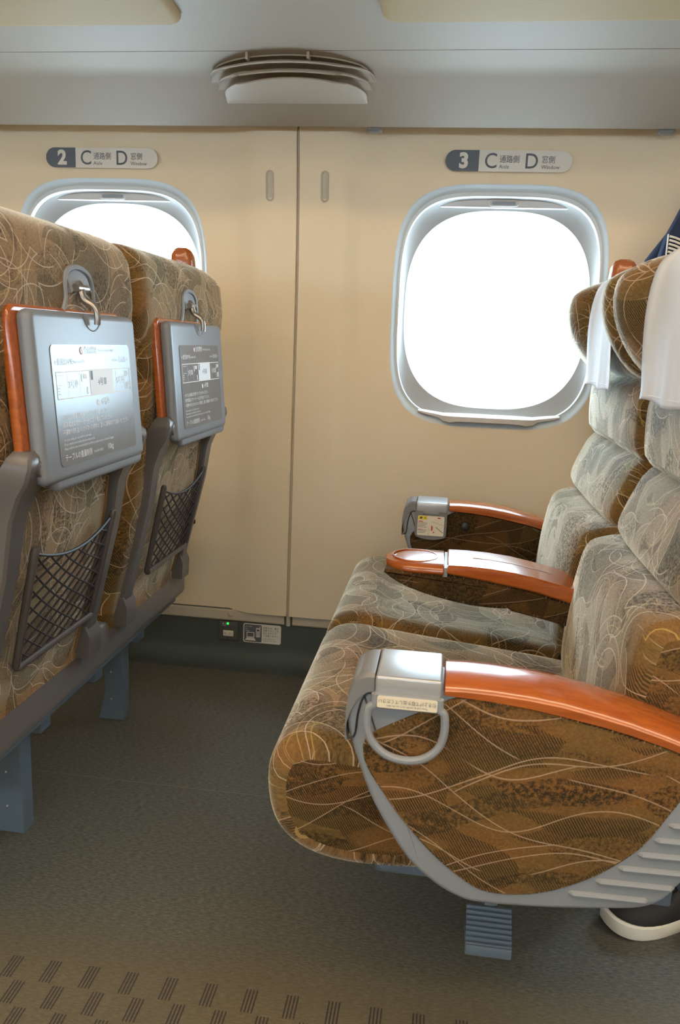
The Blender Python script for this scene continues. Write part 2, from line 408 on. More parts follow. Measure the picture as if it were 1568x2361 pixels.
def make_window(j0, idx):
    cx = j0+.52
    w = empty('window_%d' % idx); tag(w, kind='structure')
    mb = MB()
    def rr(a, b, y): return [(px, min(y, 9) if y is not None else 0, pz) for px, pz in se(cx, 1.022, a, b, 3.3, NSE)]
    def dr(a, b, dy, z=1.026): return [(p[0], wall_y(p[0], p[2], j0)+dy, p[2]) for p in ring_se(cx, a, b, 0, z)]
    rs = [dr(.271, .304, 0), dr(.2685, .3010, .001), dr(.262, .294, .008), dr(.2575, .2875, .0125, 1.0255), dr(.2555, .2845, .0115, 1.0245), dr(.2525, .281, .0115, 1.0225), dr(.2510, .2795, .016, 1.0220), dr(.2510, .2795, .026, 1.0220)]
    mb.rings(rs, cap0=False, cap1=False); mb.build('window_bezel', M['bezel'], w)
    mb = MB()
    def pn(a, b, y, z=1.024, e=2.75): return [(p[0], y, p[2]) for p in ring_se(cx, a, b, 0, z, e)]
    fr_ = [(p[0], wall_y(p[0], p[2], j0)+.024, p[2]) for p in ring_se(cx, .2516, .2801, 0, 1.022)]
    pane0 = pn(.2415, .256, 2.2190)
    rs = [fr_, [(a[0]*.6+b_[0]*.4, max(a[1], 2.19)*.5+2.2185*.5, a[2]*.6+b_[2]*.4) for a, b_ in zip(fr_, pane0)], pane0, pn(.2395, .254, 2.2205), pn(.2385, .253, 2.2250), pn(.2385, .253, 2.236)]
    mb.rings(rs, cap0=False, cap1=False); mb.build('window_frame', M['reveal'], w)
    mb = MB(); P = se(cx, 1.024, .2420, .2565, 2.75, NSE); mb.rings([[(x, 2.230, z) for x, z in P], [(x, 2.235, z) for x, z in P]]); mb.build('window_pane', M['glass'], w, False)
    # pull-down shade, raised: only its bottom bar with the finger grip shows
    mb = MB(); prof = [(2.187, 1.297), (2.187, 1.288), (2.190, 1.2815), (2.196, 1.2795), (2.203, 1.2815), (2.205, 1.30)]
    rs = []
    for x in (-.215, -.1, 0, .1, .215): rs.append([(cx+x, y, z if k not in (0, 5) else 1.312) for k, (y, z) in enumerate(prof)])
    mb.rings(rs); sh = mb.build('window_shade', M['shade'], w)
    mb = MB(); P = rrect(cx-.036, cx+.036, 1.2845, 1.2985, .0068)
    mb.tube([(x, 2.1865, z) for x, z in P], .0016, 6, True); mb.build('grip_rim', M['shade'], sh)
    mb = MB(); Q = rrect(cx-.030, cx+.030, 1.2875, 1.2955, .0039); mb.rings([[(x, 2.1862, z) for x, z in Q], [(x, 2.190, z) for x, z in Q]]); mb.build('grip_slot', M['grey_shell'], sh)
    # sill lip
    mb = MB(); rs = []
    for x, dp, h in ((-.185, 0, 0), (-.17, .002, .002), (-.13, .004, .004), (-.118, .012, .010), (-.10, .020, .013), (-.08, .023, .0095), (0, .024, .009), (.08, .023, .0095), (.10, .020, .013), (.118, .012, .010), (.13, .004, .004), (.17, .002, .002), (.185, 0, 0)):
        yf = 2.169-dp; zt = .7545-.002*(abs(x) < .13)
        zt += .008*max(0, (abs(x)-.13)/.055)
        rs.append([(cx+x, 2.225, zt+.004), (cx+x, yf+.004, zt), (cx+x, yf, zt-.002), (cx+x, yf-.0005, zt-.005-h), (cx+x, yf+.004, zt-.007-h), (cx+x, 2.19, zt-.007-h*.8)])
    mb.rings(rs); mb.build('window_sill', M['shade'], w)
njs = []
j = JX-3*PITCH
idx = 1
while j < WX1-.5:
    make_panel(j); make_window(j, idx); njs.append(j); idx += 1; j += PITCH
njs.append(j)
for jx in njs:
    mb = MB(); mb.rings([[(jx-.006, 2.157+.0+(-.045*((z-1)/.48)**2 if z > 1 else 0), z), (jx-.0015, 2.153+(-.045*((z-1)/.48)**2 if z > 1 else 0), z), (jx+.0015, 2.153+(-.045*((z-1)/.48)**2 if z > 1 else 0), z), (jx+.006, 2.157+(-.045*((z-1)/.48)**2 if z > 1 else 0), z)] for z in (.125, .157, .5, .8, 1.0, 1.1, 1.2, 1.3, 1.4, 1.5, 1.6)], closed=True)
    mb.build('joint_strip', M['ledge'], wall)
# wall ledge, dark skirting with cove
def cols(x0, x1, prof, m, name, parent=None, kind=None):
    mb = MB(); mb.rings([[(x, y, z) for y, z in prof] for x in (x0, x1)]); o = mb.build(name, m, parent)
    if kind: tag(o, kind=kind)
    return o
lp = empty('trim_1'); tag(lp, kind='structure')
for a, b in zip(njs[:-1], njs[1:]):
    cols(a+.012, b-.012, [(2.20, .158), (2.164, .158), (2.158, .155), (2.157, .150), (2.157, .130), (2.160, .126), (2.20, .126)], M['ledge'], 'ledge_strip', lp)
    mb = MB(); mb.ball((a+PITCH-.170, 2.156, .146), .0075, .005, .0075, 16, 10); mb.build('screw_cap', M['ledge'], lp)
cove = [(2.165, .16), (2.1645, .05)]+[(2.1645-.05*(1-math.cos(a)), .05-.05*math.sin(a)+.0005) for a in [PI/2*i/8 for i in range(1, 9)]]
cove = cove+[(2.09, .0004), (2.09, -.01), (2.2, -.01), (2.2, .16)]
cols(WX0, WX1, cove, M['skirt'], 'baseboard_back', None, 'structure')

# ------------------------------------------------------------------ floor, other walls, ceiling
fl = mobj('floor', [(WX0, -1.3, 0), (WX1, -1.3, 0), (WX1, 2.2, 0), (WX0, 2.2, 0), (WX0, -1.3, -.05), (WX1, -1.3, -.05), (WX1, 2.2, -.05), (WX0, 2.2, -.05)],
          [(0, 1, 2, 3), (7, 6, 5, 4), (0, 4, 5, 1), (1, 5, 6, 2), (2, 6, 7, 3), (3, 7, 4, 0)], M['floor'], None, False); tag(fl, kind='structure')
mb = MB(); mb.box(WX0, WX1, 1.4785, 1.4805, 0, .0006); mb.build('floor_seam', M['seam'], fl)
cl = MB(); cl.box(WX0, WX1, -1.3, 2.3, 2.14, 2.2); tag(cl.build('ceiling', M['ceiling'], None, False), kind='structure')
for nm, xa in (('wall_left', WX0), ('wall_right', WX1)):
    b = MB(); b.box(xa-.04, xa+.04, -1.3, 2.3, 0, 2.2); tag(b.build(nm, M['wall'], None, False), kind='structure')
fw = empty('wall_front'); tag(fw, kind='structure')
b = MB(); b.box(WX0, WX1, -1.34, -1.28, 0, 1.10); b.box(WX0, WX1, -1.34, -1.28, 1.30, 2.2)  # unseen wall, window openings narrowed to cut daylight from this side
for jx in njs: b.box(jx-.26, jx+.26, -1.34, -1.28, 1.10, 1.30)
b.build('wall_panel', M['wall'], fw, False)
b = MB(); b.box(WX0, WX1, 2.16, 2.3, 1.6, 2.2); b.build('upper_panel', M['wall'], wall, False)
b = MB()
for jx in njs: b.box(jx-.262, jx+.262, 2.262, 2.32, .7, 1.4)
b.box(WX0, WX1, 2.262, 2.32, 0, .762); b.box(WX0, WX1, 2.262, 2.32, 1.283, 1.62); b.build('outer_shell', M['dark'], wall, False)

# ------------------------------------------------------------------ luggage rack, light panels, vents
rack = empty('luggage_rack', (0, 0, 0)); tag(rack, 'long grey beige overhead luggage rack running above the windows', 'luggage rack')
A = [(2.055, 1.445), (2.052, 1.4355), (2.047, 1.4345), (1.99, 1.4705), (1.93, 1.508), (1.915, 1.5165), (1.895, 1.5225), (1.834, 1.5305), (1.834, 1.56), (2.062, 1.585), (2.062, 1.50)]
def rack_part(name, x0, x1, prof): return cols(x0, x1, prof, M['rack'], name, rack)
rack_part('lower_panel', WX0, WX1, A)
B = [(1.8325, 1.5315), (1.8310, 1.5305), (1.70, 1.5455), (1.58, 1.552), (1.50, 1.56), (1.46, 1.585), (1.45, 1.64), (1.45, 1.70), (1.47, 1.70), (1.47, 1.66), (1.50, 1.60), (1.8325, 1.575)]
rack_part('upper_panel', WX0, WX1, B)
for k in range(-2, 4):
    xc = .1475+k*PITCH if False else -.175+.3225+k*PITCH
    P = rrect(xc-.3225, xc+.3225, 1.505, 1.700, .034, 6)
    def zr(y): return 1.5455+(1.70-y)*.054
    rs = [[(x, y, zr(y)+.004) for x, y in P], [(x, y, zr(y)-.006) for x, y in P], [(x, y, zr(y)-.011) for x, y in inset(P, .003)], [(x, y, zr(y)-.014) for x, y in inset(P, .009)], [(x, y, zr(y)-.015) for x, y in inset(P, .016)]]
    mb = MB(); mb.rings(rs); mb.build('frosted_panel', M['rack_panel'], rack)
for xh in (-.222, .452):
    for k in (0, 1):
        mb = MB(); mb.box(xh+k*PITCH-.018, xh+k*PITCH+.018, 2.056, 2.082, 1.428, 1.450, .004); mb.build('support_bracket', M['grey'], rack)
def rack_pt(s):
    """point and outward normal on the underside, s = distance from the lower lip going up"""
    pts = [(2.047, 1.4345), (1.93, 1.508), (1.895, 1.5225), (1.834, 1.5305), (1.70, 1.5455)]
    for a, b in zip(pts[:-1], pts[1:]):
        L = math.hypot(b[0]-a[0], b[1]-a[1])
        if s <= L or b == pts[-1]:
            t = s/L; p = (a[0]+(b[0]-a[0])*t, a[1]+(b[1]-a[1])*t); nrm = (-(b[1]-a[1])/L*-1, (b[0]-a[0])/L)
            return p, (-(b[1]-a[1])/L, (b[0]-a[0])/L)
        s -= L
def make_vent(xc, label):
    v = empty('air_vent', parent=rack)
    # three clamshell louvres stacked on the slope; each a dome shaped lip
    for (w, s0, s1, out) in ((.190, .124, .234, .019), (.178, .104, .200, .024), (.166, .066, .166, .025)):
        nx = 36; rs = []
        for i in range(nx+1):
            u = -math.cos(PI*i/nx); u = max(-.99995, min(.99995, u)); h = (1-abs(u)**2)**.5
            se_ = {.066: .088}.get(s0, s0+.004); stop = se_+(s1-se_)*h; s0_ = s0 if s0 < .07 else s0+.0; r = []
            conv = ((0, 0), (.03, .12), (.3, .45), (.7, .84), (.93, .99), (.985, 1.0), (1.0, .93), (.985, .80), (.93, .62), (.6, .3), (.3, -.1))
            conc = ((0, 0), (.2, .02), (.45, .08), (.62, .25), (.8, .62), (.94, .98), (.985, 1.0), (1.0, .93), (.985, .80), (.9, .55), (.6, -.1))
            for (fs_, fo) in (conv if s0 < .07 else conc):
                (py, pz), (ny_, nz_) = rack_pt(s0+(stop-s0)*fs_)
                o_ = out*fo*min(1, h*1.25)
                r.append((xc+u*w, py+ny_*o_, pz+nz_*o_))
            rs.append(r)
        mb = MB(); mb.rings(rs); mb.build('louvre', M['vent'], v)
    # dark mouth behind and small struts
    P = []
    for i in range(25):
        u = -1+2*i/24; h = (max(0, 1-abs(u)**2))**.5; (py, pz), (a, c) = rack_pt(.128+.100*h); P.append((xc+u*.188, py+a*.0015, pz+c*.0015))
    mb = MB(); mb.rings([P, [(x, y-.002, z-.004) for x, y, z in P]], closed=False, cap0=False, cap1=False)
    for dx in (-.082, .052):
        (py, pz), (a, c) = rack_pt(.226); mb.box(xc+dx-.003, xc+dx+.003, py-.010, py+.012, pz-.012, pz+.002, .001)
    mb.build('strut', M['vent'], v)
for k, lb in ((-1, ''), (0, ''), (1, '')):
    make_vent(-.399+k*PITCH, lb)

# ------------------------------------------------------------------ signs, hooks, outlet
def wall_sign(cx, z, num, label):
    y = 2.170-.045*((z-1.0)/.48)**2+.0015; y = 2.1375
    P = rrect(cx-.153, cx+.153, z-.0245, z+.0245, .0244, 8)
    r = mobj('seat_number_sign', [(x, y, q) for x, q in P]+[(x, y+.0012, q) for x, q in P], [tuple(range(len(P)-1, -1, -1))[::-1], tuple(range(len(P), 2*len(P)))[::-1]]+[(i, (i+1) % len(P), len(P)+(i+1) % len(P), len(P)+i) for i in range(len(P))], M['sign_white'], None, False)
    tag(r, label, 'sign', 'seat number signs on the wall')
    fr = ((cx, y-.0006, z), (1, 0, 0), (0, 0, 1))
    Q = [p for p in rrect(-.153, .153, -.0245, .0245, .0244, 8) if p[0] < -.07]; Q = [(-.071, -.0245)]+[(-.071, .0245)]+[p for p in Q]
    flat([Q], 'dark_field', M['greyprint'], r, fr)
    fr2 = ((cx, y-.0010, z), (1, 0, 0), (0, 0, 1))
    add_text([(num, -.108, -.0015, .048, 'CENTER', 1, .0022)], 'number', M['sign_white'], r, fr2)
    add_text([('C', -.042, -.0015, .050, 'CENTER', .92, .0002), ('D', .056, -.0015, .050, 'CENTER', .92, .0002), ('通路側', -.0215, .003, .0185, 'LEFT', .88), ('Aisle', -.0215, -.0135, .0125, 'LEFT', 1),
              ('窓側', .080, .003, .0185, 'LEFT', .88), ('Window', .080, -.0135, .0125, 'LEFT', 1)], 'lettering', M['greyprint'], r, fr2)
wall_sign(.103, 1.381, '3', 'white pill shaped seat sign reading 3 C D above the right window')
wall_sign(.103-PITCH-.008, 1.377, '2', 'white pill shaped seat sign reading 2 C D above the left window')
def hook(x, z, label):
    r = empty('coat_hook'); tag(r, label, 'coat hook', 'flush coat hooks on the wall')
    y = 0; wy = lambda b: wall_y(x, b, JX)-.0008
    mb = MB(); P = rrect(x-.0085, x+.0085, z-.0345, z+.0345, .0084, 6); mb.tube([(a, wy(b), b) for a, b in P], .0022, 6, True); mb.build('hook_rim', M['ledge'], r)
    mb = MB(); Q = rrect(x-.0058, x+.0058, z-.030, z+.0315, .0057, 6); mb.rings([[(a, wy(b)+.004, b) for a, b in Q], [(a, wy(b)+.0002, b) for a, b in inset(Q, .0004)], [(a, wy(b)-.0004, b) for a, b in inset(Q, .0012)]]); mb.build('hook_lever', M['ledge'], r)
hook(-.490, 1.313, 'slim vertical flush coat hook left of the wall joint')
hook(-.348, 1.313, 'slim vertical flush coat hook right of the wall joint')
hook(-.490+PITCH, 1.313, 'flush coat hook at the right edge holding the navy jacket')

r = empty('power_outlet'); tag(r, 'small grey power outlet plate with green light on dark skirting', 'power outlet')
y = 2.1645
mb = MB(); mb.box(-.6225, -.5655, y-.008, y, .066, .123, .002); mb.build('faceplate', M['plate'], r)
mb = MB(); mb.box(-.6215, -.5665, y-.0095, y-.007, .106, .122, .001); mb.build('top_band', M['plate'], r)
mb = MB(); mb.box(-.609, -.578, y-.0105, y-.006, .0785, .096, .002); so = mb.build('socket', M['socket'], r)
flat([rct(-.602, -.6008, .084, .091), rct(-.5885, -.5873, .084, .091), rct(-.6065, -.6045, .0905, .0918), rct(-.5845, -.5825, .0905, .0918)], 'socket_slots', M['greyprint'], so, ((0, y-.0108, 0), (1, 0, 0), (0, 0, 1)))
mb = MB(); mb.box(-.5975, -.5915, y-.011, y-.008, .1145, .121, .001); mb.build('indicator_light', M['led'], r)
mb = MB(); mb.ball((-.5945, y-.008, .0715), .002, .001, .002, 10, 6); mb.build('screw', M['black'], r)
add_text([('電 源', -.6115, .1160, .0062, 'LEFT'), ('POWER', -.6115, .1105, .0030, 'LEFT')], 'lettering', M['white'], r, ((0, y-.0098, 0), (1, 0, 0), (0, 0, 1)))

P = rrect(-.5505, -.4385, .0625, .1205, .006, 5)
r = mobj('outlet_notice', [(x, y-.0012, z) for x, z in P]+[(x, y-.0002, z) for x, z in P], [tuple(range(len(P))), tuple(range(len(P), 2*len(P)))]+[(i, (i+1) % len(P), len(P)+(i+1) % len(P), len(P)+i) for i in range(len(P))], M['sign_white'], None, False)
tag(r, 'cream notice sticker with laptop and phone pictogram beside the power outlet', 'sticker')
fr = ((0, y-.0016, 0), (1, 0, 0), (0, 0, 1)); fr2 = ((0, y-.0020, 0), (1, 0, 0), (0, 0, 1)); fr3 = ((0, y-.0023, 0), (1, 0, 0), (0, 0, 1))
flat([rrect(-.5475, -.4955, .0650, .1180, .004)], 'dark_field', M['greyprint'], r, fr)
flat([rrect(-.5400, -.5170, .0785, .0945, .0015), [(-.545, .0690), (-.512, .0690), (-.5175, .0775), (-.5395, .0775)], rrect(-.5125, -.4995, .0805, .1085, .0015), rct(-.5020, -.4995, .1075, .114)], 'pictogram', M['sign_white'], r, fr2)
flat([rct(-.5378, -.5192, .0810, .0925), rct(-.5105, -.5015, .0985, .1045)]+[rct(-.5112+i*.0042, -.5085+i*.0042, .0835+j*.0037, .0857+j*.0037) for i in range(3) for j in range(4)], 'pictogram_dark', M['greyprint'], r, fr3)
add_text([('AC100V', -.5445, .1115, .0058, 'LEFT'), ('2A', -.5445, .1050, .0058, 'LEFT'), ('60Hz', -.5445, .0985, .0058, 'LEFT')], 'ratings', M['sign_white'], r, fr2)
add_text([('停電又は、電圧', -.4915, .1100, .0072, 'LEFT', .92), ('変動することが', -.4915, .1020, .0072, 'LEFT', .92), ('ありますので', -.4915, .0940, .0072, 'LEFT', .92), ('ご注意ください。', -.4915, .0860, .0072, 'LEFT', .92),
          ('Supply voltage may', -.4915, .0775, .0046, 'LEFT', .98), ('shutdown or fluctuate.', -.4915, .0715, .0046, 'LEFT', .94)], 'lettering', M['darkprint'], r, fr2)

# ------------------------------------------------------------------ double seat (row 3 coordinates)
CN, CF = 1.150, 1.665           # centre lines of the aisle and window places
def ZX(P): return P
def lerp(a, b, t): return a+(b-a)*t
def build_double_seat(label):
    S_ = empty('double_seat'); tag(S_, label, 'train seat', 'double seats facing left')
    for c, nm in ((CN, 'aisle'), (CF, 'window')):
        y0, y1 = (c-.250, c+.246) if c == CN else (c-.240, c+.290)
        # lower body narrower than the headrest
        ly0, ly1 = (.936, 1.398) if c == CN else (1.422, 1.880)
        br = empty('backrest', parent=S_)
        core = [(.300, .345), (.392, .345), (.398, .372), (.418, .445), (.455, .60), (.468, .70), (.478, .82), (.482, .93), (.480, 1.02), (.470, 1.055), (.44, 1.072), (.38, 1.075), (.345, 1.06), (.335, .97), (.345, .90), (.345, .75), (.325, .62), (.28, .50), (.265, .40)]
        def narrow(x, y, z, t):
            k = smoothstep((.86-z)/.22); ty = ly0+.004+(y-y0-.012)/(y1-y0-.024)*(ly1-ly0-.004)
            return (x, y+(ty-y)*k, z)
        slab('back_shell', smooth_poly(core, 3), y0+.012, y1-.012, .035, M['fabric'], br, narrow, ny=6, uvoff=(c, .2))
        def puff(amt):
            def f(x, y, z, t): return (x-(amt*(1-(2*t-1)**4) if x < .33 else 0), y, z)
            return f
        seg1 = [(.40, .890), (.350, .888), (.333, .878), (.324, .85), (.324, .80), (.328, .768), (.338, .752), (.352, .748), (.40, .745)]
        seg2 = [(.40, .752), (.352, .752), (.334, .745), (.314, .705), (.300, .668), (.297, .648), (.303, .634), (.32, .625), (.40, .60)]
        seg3 = [(.39, .632), (.33, .634), (.275, .624), (.252, .608), (.240, .56), (.231, .49), (.228, .41), (.238, .368), (.265, .352), (.37, .352)]
        for i, (sg, a, b) in enumerate(((seg1, y0+.004, y1-.004), (seg2, y0+.008, y1-.008), (seg3, max(y0, .934), ly1+.002))):
            slab('back_cushion', smooth_poly(sg, 3), a, b, .020, M['fabric'], br, puff(.010), ny=8, uvoff=(c*3+i*.7, i*.33), capmat=M['fabric_side'])  # side faces take the darker wave fabric, so their shade is painted in
        # headrest with wings
        hp = [(.45, .885), (.37, .882), (.338, .888), (.318, .905), (.308, .94), (.302, .985), (.304, 1.03), (.315, 1.062), (.34, 1.083), (.38, 1.092), (.43, 1.089), (.468, 1.070), (.480, 1.03), (.482, .95)]
        hp = smooth_poly(hp, 3)
        def wing(x, y, z, t):
            d = abs(y-c)/.25; k = smoothstep((d-.42)/.36)
            fr_ = max(0, min(1, (.36-x)/.05)); prof = wprof(z)
            nx = x-.053*k*fr_*prof-.003*k*fr_
            drop = .010*smoothstep((d-.75)/.35)
            return (nx, y, z-drop*(1 if z > 1.05 else 0))
        slab('headrest', hp, y0-.002, y1+.002, .030, M['fabric'], br, wing, ny=26, uvoff=(c*1.7, .9))
        # seat cushion
        cp = [(-.207, .371), (-.205, .335), (-.197, .305), (-.181, .281), (-.150, .260), (-.092, .248), (0, .252), (.10, .262), (.235, .282), (.242, .30), (.242, .375), (.235, .395), (.20, .402), (.10, .412), (0, .421), (-.10, .431), (-.150, .433), (-.182, .422), (-.198, .402)]
        def sc(x, y, z, t):
            dish = -.010*(1-(2*t-1)**2) if z > .39 and x > -.12 else 0
            return (x, y, z+dish)
        slab('seat_cushion', smooth_poly(cp, 3), ly0-.002, ly1+.002, .030, M['fabric'], S_, sc, ny=8, uvoff=(c, .5), capmat=M['fabric_side'])  # cushion sides: wave pattern, shade included in the darker colour
        # back posts with the tray hinge
        def bx(z):      # x of the back plane for a height
            T = [(.345, .392), (.372, .398), (.445, .418), (.60, .455), (.70, .468), (.82, .478), (.93, .482), (1.05, .478)]
            for (a, b), (e, f) in zip(T[:-1], T[1:]):
                if z <= e: return lerp(b, f, (z-a)/(e-a))
            return .478
        for sd in (-1, 1):
            yc = c+sd*.172
            mb = MB(); rs = []
            for z, w, o0, o1 in ((.352, .021, -.004, .014), (.42, .019, -.004, .013), (.50, .019, -.004, .013), (.60, .020, -.003, .014), (.68, .022, -.003, .017), (.715, .026, -.002, .028), (.735, .030, .0, .040), (.755, .031, .004, .045), (.768, .027, .010, .043), (.776, .018, .014, .036)):
                x = bx(z); k = .004; yy = yc+sd*(.0 if z < .70 else .0)
                rs.append([(x+o0, yy-w, z), (x+o1-k, yy-w, z), (x+o1, yy-w+k, z), (x+o1, yy+w-k, z), (x+o1-k, yy+w, z), (x+o0, yy+w, z)])
            mb.rings(rs); po = mb.build('tray_post', M['post'], br)
            mb = MB(); rs = [[(bx(.40)-.01, yc-.025, z_), (bx(.40)+.012+q, yc-.025, z_), (bx(.40)+.012+q, yc+.025, z_), (bx(.40)-.01, yc+.025, z_)] for z_, q in ((.350, .006), (.372, .007), (.390, .008), (.41, .0))]
            mb.rings(rs); mb.build('post_foot', M['post'], br)
            mb = MB(); mb.rings([[(bx(.755)+.046+q, yc+.011*math.cos(2*PI*i/16)*s_, .752+.011*math.sin(2*PI*i/16)*s_) for i in range(16)] for q, s_ in ((-.006, 1), (-.0005, 1), (0, .8), (-.002, .6), (-.002, .3))])
            mb.build('hinge_cap', M['post'], br)
        # folded tray table
        tr = empty('tray_table', parent=S_)
        cw = c+.0
        def tx(z): return -.010+.016*(.955-z)/.22
        def plateX(name, Q, xa, xb, r_, m, par, lab=None):
            rs = [[(xa, y_, z_) for y_, z_ in inset(Q, r_)], [(xa+r_*.35, y_, z_) for y_, z_ in inset(Q, r_*.3)], [(xa+r_, y_, z_) for y_, z_ in Q], [(xb-r_, y_, z_) for y_, z_ in Q], [(xb-r_*.6, y_, z_) for y_, z_ in inset(Q, r_*.08)], [(xb-r_*.3, y_, z_) for y_, z_ in inset(Q, r_*.3)], [(xb-r_*.08, y_, z_) for y_, z_ in inset(Q, r_*.6)], [(xb, y_, z_) for y_, z_ in inset(Q, r_)]]
            rs = [[(p[0]+tx(p[2]), p[1], p[2]) for p in r] for r in rs]
            mb = MB(); mb.rings(rs); o = mb.build(name, m, par)
            if lab: o['label'] = lab
            return o
        plateX('tray_board', rrect(cw-.190, cw+.160, .738, .962, .018, 5), .484, .4985, .005, M['wood'], tr, 'orange lacquered wooden edge')
        plateX('tray_back', rrect(cw-.176, cw+.170, .727, .9565, .014, 5), .4965, .519, .010, M['tray'], tr)
        plateX('tray_lower_lip', rrect(cw-.14, cw+.168, .714, .78, .012, 5), .498, .514, .007, M['tray'], tr)
        # latch notch
        mb = MB(); mb.tube([(.5195+tx(.95), cw+.028*math.cos(a)+.006, .9555+.024*math.sin(a)) for a in [PI+PI*i/14 for i in range(15)]], .0014, 6); mb.build('latch_notch', M['tray'], tr)
        Q = rrect(cw-.132, cw+.132, .748, .912, .008, 5)
        mb = MB(); mb.rings([[(.5188+tx(z_), y_, z_) for y_, z_ in Q], [(.5200+tx(z_), y_, z_) for y_, z_ in Q]]); mb.build('notice_sticker', M['sticker'], tr, False)
        sl_ = -.016/.22; x_0 = tx(0)
        F = ((.5203+x_0, c, 0), (0, 1, 0), (sl_, 0, 1)); F2 = ((.5206+x_0, c, 0), (0, 1, 0), (sl_, 0, 1))
        flat([[(-.042+.0055*math.cos(2*PI*i/16), .9035+.0055*math.sin(2*PI*i/16)) for i in range(16)]], 'no_smoking_mark', M['red'], tr, F)
        flat([[(-.042+.0040*math.cos(2*PI*i/16), .9035+.0040*math.sin(2*PI*i/16)) for i in range(16)]], 'no_smoking_field', M['white'], tr, F2)
        T = [('全席禁煙', -.034, .9035, .0115, 'LEFT', .95), ('Non-Smoking Seats Only', .014, .9035, .0068, 'LEFT', .80), ('←鹿児島中央', -.126, .8885, .0098, 'LEFT', .95), ('Kagoshima-Chūō', -.070, .8885, .0062, 'LEFT', .8),
             ('新大阪→', .124, .8885, .0098, 'RIGHT', .95), ('Shin-Ōsaka', .084, .8885, .0062, 'RIGHT', .8), ('3号車', -.075, .857, .0125, 'CENTER', 1), ('5号車', .088, .857, .0125, 'CENTER', 1), ('6号車', .026, .828, .0120, 'CENTER', 1),
             ('•かけ込み乗車は危険ですのでおやめください。', -.120, .8135, .0082, 'LEFT', .92), ('•携帯電話はマナーモードに切り替えてください。', -.120, .8035, .0082, 'LEFT', .92), ('•不審物や持ち主のわからないお荷物は、直ちに乗務員までお知らせください。', -.120, .7935, .0082, 'LEFT', .80),
             ('•For your safety, do not rush for your train.', -.120, .7835, .0054, 'LEFT', .9), ('•Please switch your mobile phone to silent mode.', -.120, .7775, .0054, 'LEFT', .9), ('•Please notify the train crew immediately if you find any suspicious items or unattended luggage.', -.120, .7715, .0054, 'LEFT', .78),
             ('テーブルの重量制限', -.120, .7585, .0105, 'LEFT', .9), ('Load limit tables :', -.030, .7580, .0062, 'LEFT', .8), ('10kg', .018, .7590, .0120, 'LEFT', .95)]
        for nm, a, b in (('printed_heading', 0, 2), ('printed_direction', 2, 4), ('printed_direction', 4, 6), ('printed_number', 6, 7), ('printed_number', 7, 8), ('printed_number', 8, 9), ('printed_japanese', 9, 12), ('printed_english', 12, 15), ('printed_limit', 15, 18)): add_text(T[a:b], nm, M['white'], tr, F)
        fl_ = [rct(-.124, -.022, .8745, .8760), rct(-.124, -.022, .8385, .8400), rct(-.124, -.1228, .8385, .876), rct(-.022, .060, .8385, .8765), rct(.060, .126, .8745, .8760), rct(.060, .126, .8385, .8400), rct(.1248, .126, .8385, .876),
               rct(-.118, -.100, .8705, .8712), rct(-.118, -.100, .857, .8577), rct(-.092, -.0915, .842, .873), rct(-.055, -.0545, .842, .873), rct(-.050, -.046, .860, .871), rct(-.042, -.032, .864, .871), rct(-.034, -.030, .842, .852), rct(.070, .0706, .842, .873), rct(.104, .1046, .842, .873), rct(.108, .112, .862, .871), rct(.115, .122, .864, .871), rct(.110, .113, .843, .853), rct(.117, .122, .843, .854), rct(-.004, .003, .824, .832)]
        fl_ += [rct(-.120, -.115, .845+i*.004, .8465+i*.004) for i in range(3)]
        flat(fl_, 'car_diagram', M['white'], tr, F)
        flat([rct(-.019, -.012, .8615, .8745)], 'diagram_detail', M['greyprint'], tr, F2)
        add_text([('4号車', .020, .857, .0125, 'CENTER', 1)], 'car_number', M['greyprint'], tr, F2)
        # latch in the headrest back
        lt = empty('tray_latch', parent=S_)
        h_ = c+.018
        dome = [(-.056, -.014), (-.044, .010), (-.045, .035), (-.036, .049), (-.012, .055), (.014, .053), (.036, .043), (.046, .022), (.046, -.004), (.036, -.016)]
        D = smooth_poly(dome, 4, False)
        mb = MB(); mb.tube([(.4845, h_+a, .967+b*1.0) for a, b in D], .0040, 8); mb.build('latch_rim', M['grey_shell'], lt)
        mb = MB(); DP = [(h_+a*.97, .967+b*1.0) for a, b in D]; mb.rings([[(.478, a, b) for a, b in DP], [(.4828, a, b) for a, b in DP]]); mb.build('latch_recess', M['post'], lt)
        mb = MB(); mb.rings([[(.4825, h_+x_, .998-.010*(x_/.03)**2), (.4905, h_+x_, .9985-.010*(x_/.03)**2), (.4835, h_+x_, 1.020-.012*(x_/.035)**2)] for x_ in (-.036, -.025, -.01, .01, .022, .030)]); mb.build('latch_cover', M['grey_shell'], lt)
        k_ = c+.004
        mb = MB(); mb.tube(smooth_poly([(.489, k_+.001, 1.000), (.494, k_-.002, .992), (.497, k_-.003, .982), (.501, k_-.001, .975), (.510, k_+.001, .970), (.5165, k_+.001, .962), (.5185, k_+.001, .952), (.518, k_+.001, .941)], 3, False), [.0065]*8+[.0060]*6+[.0050]*8, 10, flat=.8); mb.build('latch_hook', M['latch'], lt)
        mb = MB(); mb.tube([(.494, k_-.016, .992), (.494, k_+.018, .992)], .0058, 12); mb.ball((.494, k_+.019, .992), .003, .003, .0062, 10, 6); mb.build('latch_pin', M['latch'], lt)
        # net pocket
        pk = empty('net_pocket', parent=S_)
        def pp(u, v, out=.014):     # u -1..1 , v 0 top..1 bottom
            z = lerp(.628, .445, v); hw = lerp(.132, .124, v); x = lerp(.467, .425, v)+out
            return Vector((x, c+u*hw, z))
        mb = MB(); mb.tube([pp(-1, -.03), pp(-1, 0), pp(-1, .5), pp(-1, .97), pp(-1, 1.0)], [.0045, .0062, .0062, .006, .0045], 10)
